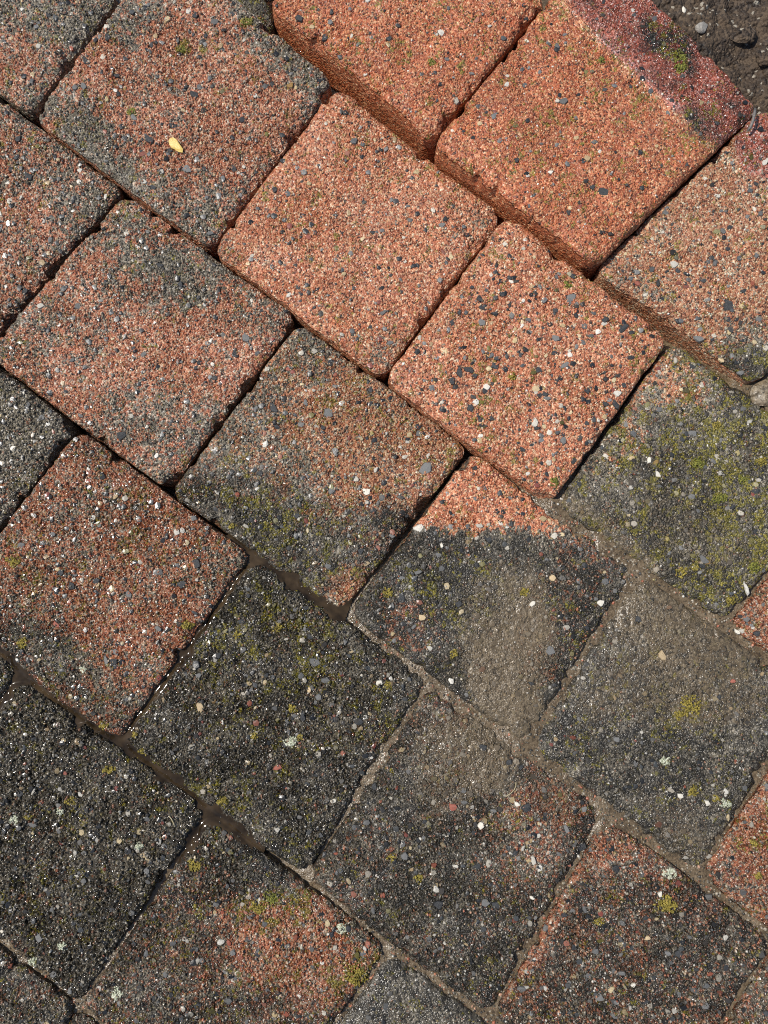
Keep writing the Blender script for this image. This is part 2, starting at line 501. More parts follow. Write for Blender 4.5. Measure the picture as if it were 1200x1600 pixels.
# patches: key -> list of (x, y, rx, ry, angle deg, value); value is the target of the mask there
RED = {
    'BM': [(10, 95, 80, 55, 30, .62)],
    'B0': [(150, 262, 150, 45, 38, .10), (90, 190, 60, 60, 0, .08), (285, 330, 60, 60, 0, .30), (440, 60, 130, 38, 40, .22), (200, 20, 60, 40, 0, .3), (510, 130, 40, 60, 30, .35),
           (75, 200, 14, 40, 40, .7)],
    'B1': [(595, 560, 40, 40, 0, .55), (345, 385, 30, 40, 0, .6), (740, 350, 40, 30, 0, .7)],
    'A2': [],
    'A3': [(1000, 440, 60, 30, 35, .55), (1180, 590, 80, 70, 0, .25)],
    'B3': [(1040, 590, 70, 45, 40, .68), (985, 660, 70, 30, -50, .6), (1130, 780, 170, 130, 0, .1)],
    'C0': [(60, 190, 90, 30, 38, .42), (140, 330, 40, 60, 40, .35)],
    'C1': [(265, 440, 85, 70, 20, .12), (200, 350, 50, 40, 0, .35), (40, 520, 90, 60, 0, .48), (250, 690, 120, 90, 0, .46), (430, 500, 40, 50, 0, .5), (310, 545, 130, 60, 30, .88)],
    'C2': [(400, 840, 190, 110, 28, .08), (350, 650, 110, 60, -50, .42), (480, 540, 50, 40, 0, .35), (545, 925, 50, 28, -20, .9), (620, 720, 110, 80, 30, .82)],
    'C3': [(770, 765, 120, 62, 25, 1.0), (650, 980, 50, 40, 0, .60), (860, 980, 60, 90, 20, .55), (920, 880, 50, 50, 0, .5)],
    'C4': [],
    'D1': [(40, 1010, 110, 60, 30, .20), (100, 830, 160, 70, -40, .55), (330, 860, 60, 60, 0, .55), (200, 1120, 40, 30, 0, .45), (90, 720, 50, 50, 0, .6)],
    'D3': [(840, 1290, 70, 110, 20, .50), (700, 1110, 40, 30, 0, .5)],
    'D4': [(950, 1330, 60, 40, 0, .62), (840, 1460, 26, 150, 30, .72), (1080, 1400, 80, 60, 0, .55)],
    'E1': [(470, 1480, 130, 90, 25, .78), (370, 1330, 90, 50, 30, .18), (560, 1430, 40, 70, -40, .2)],
    'D2': [(600, 1190, 40, 60, 0, .22)],
}
DARK = {
    'BM': [],
    'B0': [],
    'A2': [(1045, 60, 60, 24, 45, .5), (1120, 190, 60, 40, 0, .35)],
    'A3': [(1180, 600, 60, 60, 0, .5)],
    'B3': [(1030, 590, 95, 60, 40, .06), (960, 700, 70, 40, -50, .10)],
    'C2': [(395, 850, 200, 105, 28, .50), (600, 840, 70, 60, 0, .55), (540, 900, 60, 50, 0, .45), (545, 930, 45, 20, -20, .1)],
    'C3': [(775, 760, 150, 68, 25, .03)],
    'C1': [(265, 440, 70, 60, 20, .16)],
    'D1': [(40, 1030, 130, 60, 35, .36), (185, 1120, 60, 40, 0, .3)],
    'D4': [(950, 1325, 60, 40, 0, .22), (842, 1455, 22, 150, 30, .16)],
    'E1': [(470, 1480, 130, 80, 25, .14), (350, 1330, 90, 50, 30, .55)],
    'D3': [(840, 1300, 60, 100, 20, .34)],
}
MOSS = {
    'B3': [(1130, 730, 100, 90, 30, .66), (1165, 880, 70, 80, 0, .66), (1020, 830, 90, 50, 30, .38), (1020, 590, 60, 40, 0, .2)],
    'A3': [(1170, 585, 60, 50, 0, .6)],
    'A2': [(1080, 190, 80, 30, 40, .35)],
    'B0': [(285, 75, 14, 12, 0, .7), (205, 175, 8, 14, 0, .7), (316, 75, 10, 8, 0, .6), (382, 32, 16, 10, 0, .7)],
    'C2': [(430, 800, 90, 60, 20, .36), (560, 860, 60, 40, 0, .34)],
    'C3': [(740, 920, 120, 60, 20, .36)],
    'C4': [(1065, 1100, 60, 40, 0, .45)],
    'D2': [(420, 990, 120, 80, 30, .34), (330, 1250, 60, 40, 0, .4)],
    'E1': [(410, 1420, 60, 40, 0, .5), (550, 1520, 50, 30, 0, .4)],
}
SILT = {
    'C3': [(795, 1000, 70, 110, 5, .85), (800, 1110, 60, 60, 0, .85), (750, 930, 40, 40, 0, .5)],
    'C4': [(1080, 1000, 130, 95, 30, .72), (1010, 930, 60, 60, 0, .72), (950, 1080, 70, 60, 0, .5), (1100, 1080, 90, 60, 0, .6), (1070, 1300, 90, 40, 35, .45)],
    'D3': [(735, 1170, 90, 75, 30, .78), (690, 1230, 50, 60, 0, .55), (850, 1230, 60, 30, 35, .4)],
    'B3': [(900, 790, 60, 22, 36, .65), (985, 870, 70, 28, 36, .6), (1080, 830, 120, 50, 30, .36)],
    'D2': [(640, 1100, 20, 40, 0, .3)],
    'D4': [(960, 1300, 30, 14, 30, .35)],
}
WET = {
    'A2': [(1040, 68, 260, 50, 43, .8)],
    'A3': [(1180, 215, 60, 40, 30, .7)],
    'C3': [(775, 770, 140, 60, 25, .1)],
}
PINKBAND = {'A2': [(1045, 72, 330, 66, 43, 1.0)], 'A3': [(1200, 225, 52, 55, 0, 1.0)]}


def blobs(P, base, lst, seed, soft=0.35, ragged=0.9):
    v = np.full(len(P), float(base))
    for i, (x, y, rx, ry, a, t) in enumerate(lst):
        a = math.radians(a)
        dx, dy = P[:, 0] - x, P[:, 1] - y
        u = (dx * math.cos(a) + dy * math.sin(a)) / rx
        w = (-dx * math.sin(a) + dy * math.cos(a)) / ry
        r = np.sqrt(u * u + w * w)
        r = r + (fbm(P[:, 0] / 34, P[:, 1] / 34, seed + 7 * i, 3) - .5) * ragged
        k = 1 - sstep(1 - soft, 1 + soft, r)
        v = v + (t - v) * k
    return v


def masks(key, P):
    d = PAVERS[key]
    sd = KEYS.index(key) * 13
    n1 = fbm(P[:, 0] / 70, P[:, 1] / 70, sd + 1, 4) - .5
    n2 = fbm(P[:, 0] / 22, P[:, 1] / 22, sd + 2, 3) - .5
    n3 = fbm(P[:, 0] / 16, P[:, 1] / 16, sd + 3, 3) - .5
    n4 = fbm(P[:, 0] / 9, P[:, 1] / 9, sd + 4, 2) - .5
    clean = 1 - .55 * (d['red'] > .88)
    red = blobs(P, d['red'], RED.get(key, []), sd + 30, .65, 1.3) + (n1 * .50 + n2 * .38 + n4 * .45) * clean
    dark = blobs(P, d['dark'], DARK.get(key, []), sd + 60)
    dark = np.clip(dark * (1 + 1.1 * (fbm(P[:, 0] / 50, P[:, 1] / 50, sd + 5, 4) - .5) + 1.2 * n2 + 1.1 * n4), 0, .93)
    if key == 'C3':            # tide mark left by standing water: clean above, grimy below
        line = 826 + 20 * (fbm(P[:, 0] / 30, P[:, 1] / 60, 9, 3) - .5) + 26 * n3 + 18 * (_hash(np.floor(P[:, 0] / 4), np.floor(P[:, 1] / 4), 4) - .5)
        k = sstep(-9, 12, P[:, 1] - line)
        red = red * (1 - k) + (blobs(P, .16, RED['C3'][1:], sd + 31) + n1 * .4 + n2 * .5) * k
        red = np.where(P[:, 1] < line, np.maximum(red, .95), red)
        dark = dark * k + (1 - k) * .03 + k * .12
    if key in PINKBAND:
        pk = blobs(P, 0, PINKBAND[key], sd + 170, .10, .25)
        red = red - pk * (.10 + .45 * np.maximum(n2, -.1) + .4 * n4)
        dark = np.clip(dark + pk * sstep(.06, .25, n2 + n1 * .5) * .22, 0, .93)
    moss = blobs(P, d['moss'], MOSS.get(key, []), sd + 90) + n1 * .4 + n3 * 1.5 - .05
    silt = blobs(P, d.get('silt', 0), SILT.get(key, []), sd + 120, .55) + (n2 * .25 if key in SILT else 0)
    wet = np.clip(blobs(P, d['wet'], WET.get(key, []), sd + 150, .2) + n1 * .4, 0, 1)
    tint = np.tile(np.array(d['tint']), (len(P), 1))
    if key in PINKBAND:
        pk = blobs(P, 0, PINKBAND[key], sd + 170, .10, .25)[:, None]
        tint = tint * (1 - pk) + np.array((.98, .74, .84)) * pk
        rim_highlight = blobs(P, 0, [(985, 108, 190, 9, 43, 1.0)], sd + 171, .7)[:, None]  # pinkish-white highlight along the arris, painted into the tint
        tint = tint * (1 + rim_highlight * np.array((.35, .75, 1.1)))
    return dict(red=red, dark=dark, moss=np.clip(moss, 0, 1), silt=np.clip(silt, 0, 1), wet=wet, tint=tint)


def ring_map(a, b, R):
    """grid point in [-1,1]^2 -> rounded square, ring number and place along the ring (0..8)"""
    m = np.maximum(np.abs(a), np.abs(b))
    ms = np.maximum(m, 1e-6)
    ua, ub = a / ms, b / ms
    c = 1 - R
    qa, qb = (np.abs(ua) - c) / R, (np.abs(ub) - c) / R
    corner = (qa > 0) & (qb > 0)
    L = np.where(corner, np.sqrt(np.maximum(qa, 0) ** 2 + np.maximum(qb, 0) ** 2), 1)
    ra = np.where(corner, np.sign(ua) * (c + R * qa / L), ua)
    rb = np.where(corner, np.sign(ub) * (c + R * qb / L), ub)
    blend = sstep(0.55, 1.0, m)                   # inner rings stay square
    ra = ua + (ra - ua) * blend
    rb = ub + (rb - ub) * blend
    t = np.where(ub <= -1 + 1e-9, 1 + ua, np.where(ua >= 1 - 1e-9, 3 + ub, np.where(ub >= 1 - 1e-9, 5 - ua, 7 - ub)))
    return ra * m, rb * m, m, t % 8


def quad_px(q, a, b):
    """bilinear: a along W->... edges; corners N,E,S,W at (-1,-1),(1,-1),(1,1),(-1,1)"""
    q = np.asarray(q, float)
    s, t = (a + 1) / 2, (b + 1) / 2
    return (q[0] * ((1 - s) * (1 - t))[:, None] + q[1] * (s * (1 - t))[:, None]
            + q[2] * (s * t)[:, None] + q[3] * ((1 - s) * t)[:, None])


def plane_z(key, P):
    d = PAVERS[key]
    c = np.mean(np.asarray(d['q'], float), 0)
    g = TILTS[key]
    return d['z'] * 1e-3 + ((P[:, 0] - c[0]) * g[0] + (P[:, 1] - c[1]) * g[1]) * 1e-3


TILTS = {k: (rng.normal(0, .0035), rng.normal(0, .0035)) for k in KEYS}
TILTS['A2'] = (-.012, .012)
RAD = {k: rng.uniform(.12, .18) for k in KEYS}


NT_ = 480
T_RING = np.arange(NT_) * 8.0 / NT_


def ring_points(key):
    t = T_RING
    ua = np.where(t < 2, t - 1, np.where(t < 4, 1, np.where(t < 6, 5 - t, -1.0)))
    ub = np.where(t < 2, -1, np.where(t < 4, t - 3, np.where(t < 6, 1, 7 - t)))
    a, b, m, _ = ring_map(ua.astype(float), ub.astype(float), RAD[key])
    return quad_px(PAVERS[key]['q'], a, b)


def quad_inside(key, P):
    q = np.asarray(PAVERS[key]['q'], float)
    e = np.full(len(P), 1e9)
    for i in range(4):
        p0, p1 = q[i], q[(i + 1) % 4]
        t = (p1 - p0) / np.linalg.norm(p1 - p0)
        e = np.minimum(e, (P - p0) @ np.array((-t[1], t[0])))
    return e


def smooth_ring(v, k):
    w = np.ones(2 * k + 1) / (2 * k + 1)
    for _ in range(2):
        v = np.convolve(np.concatenate([v[-k:], v, v[:k]]), w, 'valid')
    return v


OUT_OFF, OUT_PLAIN, OUT_R = {}, {}, {}
for key in KEYS:
    R0 = ring_points(key)
    c = np.mean(np.asarray(PAVERS[key]['q'], float), 0)
    e = np.full(NT_, -1e9)
    for k2 in KEYS:
        if k2 == key or 'A' in (key[0], k2[0]) and key[0] != k2[0]:
            continue
        e = np.maximum(e, quad_inside(k2, R0))
    row = (T_RING < 2) | ((T_RING >= 4) & (T_RING < 6))       # sides along the row joints
    lowr = sstep(680, 940, R0[:, 1] + .25 * (R0[:, 0] - 600))
    gap = np.where(row, 6.0 + 2.0 * lowr, 5.5 + 2.0 * lowr)
    gap = gap + np.where(row, 3.5, 1.0) * sstep(560, 700, R0[:, 0] - .25 * (R0[:, 1] - 1000)) * sstep(740, 860, R0[:, 1])
    gap = gap + 4.0 * (fbm(R0[:, 0] / 60, R0[:, 1] / 60, 900, 2) - .5)
    mv = np.where(e > -34, np.clip(-(e + gap) * .5, -12, 17), 0)
    mv = smooth_ring(mv, 14)
    sd = KEYS.index(key) * 29
    rough = (fbm(R0[:, 0] / 40, R0[:, 1] / 40, sd + 40, 3) - .5) * 4.0 - 3.0 * sstep(.62, .85, fbm(R0[:, 0] / 20, R0[:, 1] / 20, sd + 44, 2)) - 8.0 * sstep(.66, .80, fbm(R0[:, 0] / 30, R0[:, 1] / 30, sd + 47, 2))
    tang = np.roll(R0, -1, 0) - np.roll(R0, 1, 0)
    nrm = np.stack([tang[:, 1], -tang[:, 0]], -1)
    nrm /= np.maximum(np.linalg.norm(nrm, axis=1, keepdims=True), 1e-6)
    nrm *= np.sign(np.sum(nrm * (R0 - c), 1))[:, None]
    OUT_PLAIN[key] = nrm * mv[:, None]
    OUT_OFF[key] = nrm * (mv + rough)[:, None]
    Q = R0 + OUT_OFF[key]
    th = np.arctan2(Q[:, 1] - c[1], Q[:, 0] - c[0])
    o_ = np.argsort(th)
    rr = np.hypot(Q[:, 0] - c[0], Q[:, 1] - c[1])
    cosf = np.abs(np.sum(nrm * (R0 - c), 1)) / np.maximum(np.hypot(*(R0 - c).T), 1e-6)
    OUT_R[key] = (c, th[o_], rr[o_], smooth_ring(cosf, 4)[o_])


def ring_offset(key, t, table):
    tt = np.concatenate([T_RING, [8.0]])
    v = np.vstack([table[key], table[key][:1]])
    return np.stack([np.interp(t, tt, v[:, 0]), np.interp(t, tt, v[:, 1])], -1)


def inside(key, P):
    """distance inside the worn outline, in photograph pixels (negative outside)"""
    c, th, rr, cf = OUT_R[key]
    d = P - c
    a = np.arctan2(d[:, 1], d[:, 0])
    return (np.interp(a, th, rr, period=2 * math.pi) - np.hypot(d[:, 0], d[:, 1])) * np.interp(a, th, cf, period=2 * math.pi)


def face_height(key, P, edge_px):
    """relief of the worn top face (metres), falling away over the rounded arris"""
    sd = KEYS.index(key) * 29
    d = PAVERS[key]
    x, y = P[:, 0], P[:, 1]
    h = (fbm(x / 130, y / 130, sd, 3) - .5) * 2.6e-3
    h += (fbm(x / 26, y / 26, sd + 4, 3) - .5) * 1.5e-3 * d['rel']
    h += (fbm(x / 7, y / 7, sd + 8, 2) - .5) * 1.3e-3 * d['rel'] ** 1.6
    pit = fbm(x / 12, y / 12, sd + 12, 2)
    h -= sstep(.66, .80, pit) * 0.9e-3 * d['rel']
    if key == 'A2':
        h -= sstep(-4, 60, ((x - 870) * .70 - y * .715)) * 5.0e-3
    rb = 15 + 12 * (fbm(x / 38, y / 38, sd + 16, 2) - .4) + 14 * sstep(.63, .80, fbm(x / 20, y / 20, sd + 20, 2))
    rb = np.clip(rb, 8, 32)
    e = np.clip(edge_px / rb, 0, 1)
    h -= sstep(60, 0, edge_px) * 1.3e-3
    h -= rb * S * .52 * (1 - np.sqrt(np.maximum(0, 1 - (1 - e) ** 2)))
    return h


pavement = link('pavement', None, kind='structure', label='worn wet block pavement laid in staggered diagonal rows')
pavement.empty_display_size = 0.1

SILT_Z = {}


def in_view(P, m=40):
    return (P[:, 0] > -m) & (P[:, 0] < 1200 + m) & (P[:, 1] > -m) & (P[:, 1] < 1600 + m)


def build_paver(key):
    d = PAVERS[key]
    sd = KEYS.index(key) * 29
    N = 64 if d.get('out') else 150
    # rings packed a little closer at the arris
    g = np.linspace(-1, 1, N)
    g = np.sign(g) * (1 - (1 - np.abs(g)) ** 1.12)
    A, B = np.meshgrid(g, g)
    a, b, m, tr = ring_map(A.ravel(), B.ravel(), RAD[key])
    P0 = quad_px(d['q'], a, b)
    half = 0.25 * (np.linalg.norm(np.subtract(d['q'][0], d['q'][1])) + np.linalg.norm(np.subtract(d['q'][1], d['q'][2])))
    c = np.mean(np.asarray(d['q'], float), 0)
    fall = sstep(.45, 1.0, m)[:, None]
    P = P0 + ring_offset(key, tr, OUT_OFF) * fall
    P_plain = P0 + ring_offset(key, tr, OUT_PLAIN) * fall
    edge = np.where(m > .999, 0, np.maximum(inside(key, P), 0))
    z = plane_z(key, P)
    W = at(P, z)
    W[:, 2] += face_height(key, P, edge)
    idx = np.arange(N * N).reshape(N, N)
    quads = np.stack([idx[:-1, :-1], idx[1:, :-1], idx[1:, 1:], idx[:-1, 1:]], -1).reshape(-1, 4)
    # skirt: the four sides, going down
    ring = np.concatenate([idx[0, :-1], idx[:-1, -1], idx[-1, :0:-1], idx[:0:-1, 0]])
    nr, rows = len(ring), 20
    base = W[ring]
    plain = at(P_plain[ring], z[ring])
    lowf = (fbm(P_plain[ring][:, 0] / 90, P_plain[ring][:, 1] / 90, sd + 70, 2) - .5) * 0.002
    out = base[:, :2] - at(c[None], z.mean())[0, :2]
    out /= np.linalg.norm(out, axis=1, keepdims=True)
    V = [W]
    PP = [P]
    faces = [quads]
    prev = ring
    tt = np.cumsum(np.hypot(*(np.roll(base[:, :2], -1, 0) - base[:, :2]).T)) / S
    for r in range(1, rows + 1):
        dep = 0.0013 * r + 0.00006 * r * r
        off = (fbm(tt / 9, np.full(nr, dep / S / 9), sd + 50, 3) - .5) * 0.0016 * min(1, r / 3)
        bulge = 0.0006 * (1 - math.exp(-r / 3))
        L = base.copy()
        kb = sstep(0, 8, np.array(float(r)))
        L[:, :2] = base[:, :2] * (1 - kb) + (plain[:, :2] + out * lowf[:, None]) * kb
        L[:, 2] = base[:, 2] * (1 - kb) + base[:, 2].mean() * kb
        L[:, :2] += out * (off + bulge)[:, None]
        L[:, 2] -= dep
        cur = N * N + (r - 1) * nr + np.arange(nr)
        V.append(L)
        PP.append(P[ring])
        faces.append(np.stack([prev, np.roll(prev, -1), np.roll(cur, -1), cur], -1)[:, ::-1])
        prev = cur
    V = np.concatenate(V)
    PP = np.concatenate(PP)
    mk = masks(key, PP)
    mk['relief'] = d['rel'] * (.65 + .8 * sstep(.3, .7, fbm(PP[:, 0] / 45, PP[:, 1] / 45, sd + 80, 3)))
    # the sides never saw the weather: plain body colour of the block, damp
    body = np.ones(len(V), bool)
    body[:N * N] = False
    mk['red'][body] = max(d['red'], .72) if key[0] in 'AB' and d['red'] > .5 else d['red']
    mk['dark'][body] = .10 if key[0] in 'AB' else .45
    mk['moss'][body] = 0
    mk['silt'][body] = np.maximum(mk['silt'][body], .25)
    mk['relief'][body] *= .8
    cw = at(c[None], d['z'] * 1e-3)[0]
    cw[2] = d['z'] * 1e-3 - 0.05
    me = mesh_from('paver', V - cw, faces, M_PAVER, True, mk)
    o = link('paver', me, pavement, tuple(cw))
    if d['label']:
        o['label'] = d['label']
    return o, cw, half


PAVER_OBJ = {}
for key in KEYS:
    PAVER_OBJ[key] = build_paver(key)

# ------------------------------------------------------------------ aggregate set in the pavers
RED_PAL = np.array([(.45, .155, .085), (.54, .23, .135), (.60, .35, .23), (.66, .50, .36), (.34, .10, .055), (.74, .66, .55), (.55, .38, .2), (.10, .06, .045), (.26, .24, .22)])
RED_W = np.array([.22, .25, .20, .09, .11, .03, .03, .09, .05])
GREY_PAL = np.array([(.055, .050, .042), (.135, .118, .088), (.22, .19, .14), (.33, .285, .21), (.48, .42, .32), (.66, .63, .55), (.35, .18, .11), (.30, .24, .10)])
GREY_W = np.array([.23, .25, .20, .13, .06, .02, .08, .03])
CHIP_PAL = {'slate': [(.016, .017, .018), (.026, .028, .030), (.045, .046, .047)], 'grey': [(.08, .085, .085), (.14, .14, .135), (.21, .205, .19)],
            'white': [(.58, .53, .43), (.50, .45, .36), (.66, .62, .53)], 'tan': [(.50, .38, .20), (.60, .48, .28), (.42, .30, .16)],
            'red': [(.30, .09, .05), (.24, .07, .05), (.36, .14, .09)]}


def domes(C, r, h, asp, ang, K, seed, top=.68):
    """faceted pebbles half sunk in the face: rings of K points"""
    rg = np.random.default_rng(seed)
    n = len(C)
    th = np.linspace(0, 2 * math.pi, K, endpoint=False)[None] + rg.uniform(-.32, .32, (n, K))
    rad = rg.uniform(.78, 1.18, (n, K))
    ex, ey = np.cos(th) * rad, np.sin(th) * rad * asp[:, None]
    ca, sa = np.cos(ang)[:, None], np.sin(ang)[:, None]
    X, Y = ex * ca - ey * sa, ex * sa + ey * ca
    low = np.stack([C[:, None, 0] + X * r[:, None], C[:, None, 1] + Y * r[:, None], np.broadcast_to((C[:, 2] - h * 1.0)[:, None], (n, K))], -1)
    slope = rg.uniform(-.3, .3, (n, 2))
    tz = (C[:, 2] + h * .72)[:, None] + (X * slope[:, :1] + Y * slope[:, 1:]) * h[:, None] + rg.uniform(-.12, .12, (n, K)) * h[:, None]
    up = np.stack([C[:, None, 0] + X * (r * top)[:, None], C[:, None, 1] + Y * (r * top)[:, None], tz], -1)
    ap = np.stack([C[:, 0] + rg.uniform(-.2, .2, n) * r, C[:, 1] + rg.uniform(-.2, .2, n) * r, C[:, 2] + h * rg.uniform(.85, 1.1, n)], -1)[:, None]
    V = np.concatenate([low, up, ap], 1).reshape(-1, 3)
    k = np.arange(K)
    k2 = (k + 1) % K
    f4 = np.stack([k, k2, K + k2, K + k], -1)
    f3 = np.stack([K + k, K + k2, np.full(K, 2 * K)], -1)
    offs = (np.arange(n) * (2 * K + 1))[:, None, None]
    return V, (f4[None] + offs).reshape(-1, 4), (f3[None] + offs).reshape(-1, 3)


def grain_colours(pal, w, n, rg):
    c = pal[rg.choice(len(pal), n, p=w / w.sum())]
    return c * rg.uniform(.8, 1.2, (n, 1))


def soil_over(colr, mk, rg, keep=0.0):
    """the same grime, moss and silt that lie on the face lie on its grains"""
    n = len(colr)
    g = np.clip(mk['dark'] * rg.uniform(.2, 1.2, n) * (1 - keep), 0, .92)[:, None]
    colr = colr * (1 - g) + np.array((.030, .026, .017)) * g
    m = (np.clip(mk['moss'] + rg.uniform(-.45, .45, n), 0, 1) > .62)[:, None] * .75 * (1 - keep)
    colr = colr * (1 - m) + np.array((.17, .145, .016)) * rg.uniform(.5, 1.7, (n, 1)) * m
    s = np.clip((mk['silt'] + rg.uniform(-.3, .2, n)) * 1.3, 0, .95)[:, None] * (1 - .6 * keep)
    colr = colr * (1 - s) + np.array((.155, .116, .069)) * rg.uniform(.8, 1.25, (n, 1)) * s
    return colr * (1 - .36 * mk['wet'])[:, None]


def place_on(key, P, half):
    """heights of face points; edge distance from the quad sides"""
    e = inside(key, P)
    ok = e > 3
    W = at(P, plane_z(key, P))
    W[:, 2] += face_height(key, P, np.maximum(e, 0))
    return W, e, ok


def outline_ok(key, a, b):
    R = RAD[key]
    c = 1 - R
    qa, qb = (np.abs(a) - c) / R, (np.abs(b) - c) / R
    return ~((qa > 0) & (qb > 0) & (qa ** 2 + qb ** 2 > .8))


big_candidates = []
for key in KEYS:
    d = PAVERS[key]
    if d.get('out'):
        continue
    o, cw, half = PAVER_OBJ[key]
    rg = np.random.default_rng(1000 + KEYS.index(key))
    area = half * half * 4
    vs, f4s, f3s, cols, wets, sm4, sm3 = [], [], [], [], [], [], []
    off = 0

    def add(P, r_px, h_rel, K, pal, keep, top):
        global off
        W, e, ok = place_on(key, P, half)
        mk = masks(key, P)
        V, f4, f3 = domes(W, r_px * S, r_px * S * h_rel, rg.uniform(.55, 1.0, len(P)), rg.uniform(0, 6.28, len(P)), K, int(rg.integers(1e9)), top)
        c = soil_over(pal(mk, len(P)), mk, rg, keep)
        vs.append(V - cw)
        f4s.append(f4 + off)
        f3s.append(f3 + off)
        sm4.append(np.full(len(f4), K == 5))
        sm3.append(np.full(len(f3), K == 5))
        cols.append(np.repeat(c, 2 * K + 1, 0))
        wets.append(np.repeat(np.clip(mk['wet'] + rg.uniform(-.3, .3, len(P)), 0, 1), 2 * K + 1))
        off += len(V)

    def sample(n, lim=.965):
        a, b = rg.uniform(-lim, lim, n), rg.uniform(-lim, lim, n)
        k = outline_ok(key, a, b)
        P = quad_px(d['q'], a[k], b[k])
        P = P[in_view(P)]
        P = P[inside(key, P) > 4]
        return P[fbm(P[:, 0] / 30, P[:, 1] / 30, KEYS.index(key) * 29 + 81, 3) + .28 > rg.uniform(0, 1, len(P))]

    def pal_sand(mk, n):
        isred = (mk['red'] + rg.uniform(-.3, .3, n)) > .5
        cr = grain_colours(RED_PAL, RED_W, n, rg) * mk['tint']
        cg = grain_colours(GREY_PAL, GREY_W, n, rg)
        return np.where(isred[:, None], cr, cg)

    dk = d['dk']
    names = ['slate', 'grey', 'white', 'tan', 'red']
    wts = np.array([dk, .30 * (1.1 - dk) + .12, .13 * (1.2 - dk) + .02, .07, .06])
    wts /= wts.sum()

    def pal_chip(mk, n):
        t = rg.choice(5, n, p=wts)
        lut = np.array([CHIP_PAL[nm] for nm in names])
        return lut[t, rg.integers(0, 3, n)] * rg.uniform(.8, 1.2, (n, 1))

    P = sample(int(area / 27))
    add(P, 1.2 + (1.2 + .5 * d['wet'] + 1.0 * max(0, d['rel'] - .9)) * rg.uniform(0, 1, len(P)) ** 1.3, rg.uniform(.55, 1.05, len(P)) * min(1.3, d['rel'] + .1), 5, pal_sand, 0.0, .66)
    P = sample(int(area / 260 * d['small']))
    add(P, 2.0 + 4.2 * rg.uniform(0, 1, len(P)) ** 1.8, .26, 6, pal_chip, .30, .86)
    P = sample(int(area / 520), .955)
    P = P[masks(key, P)['dark'] + .3 > rg.uniform(0, 1, len(P))]
    # pale sparkling sand grains
    add(P, rg.uniform(1.2, 2.6, len(P)), .6, 5, lambda mk, n: np.array((.66, .62, .54)) * rg.uniform(.7, 1.3, (n, 1)), .65, .66)
    if off:
        me = mesh_from('aggregate', np.concatenate(vs), [np.concatenate(f4s), np.concatenate(f3s)], M_GRAIN, np.concatenate(sm4 + sm3),
                       {'col': np.concatenate(cols), 'wet': np.concatenate(wets)})
        link('aggregate', me, o, kind='stuff')
    # the large chips, one object each
    P = sample(d['big'] * 3, .93)[:d['big']]
    for p in P:
        big_candidates.append((key, p[0], p[1], rg.uniform(4.2, 7.5), names[rg.choice(5, p=wts)], rg.uniform(.5, .95), rg.uniform(0, 180)))

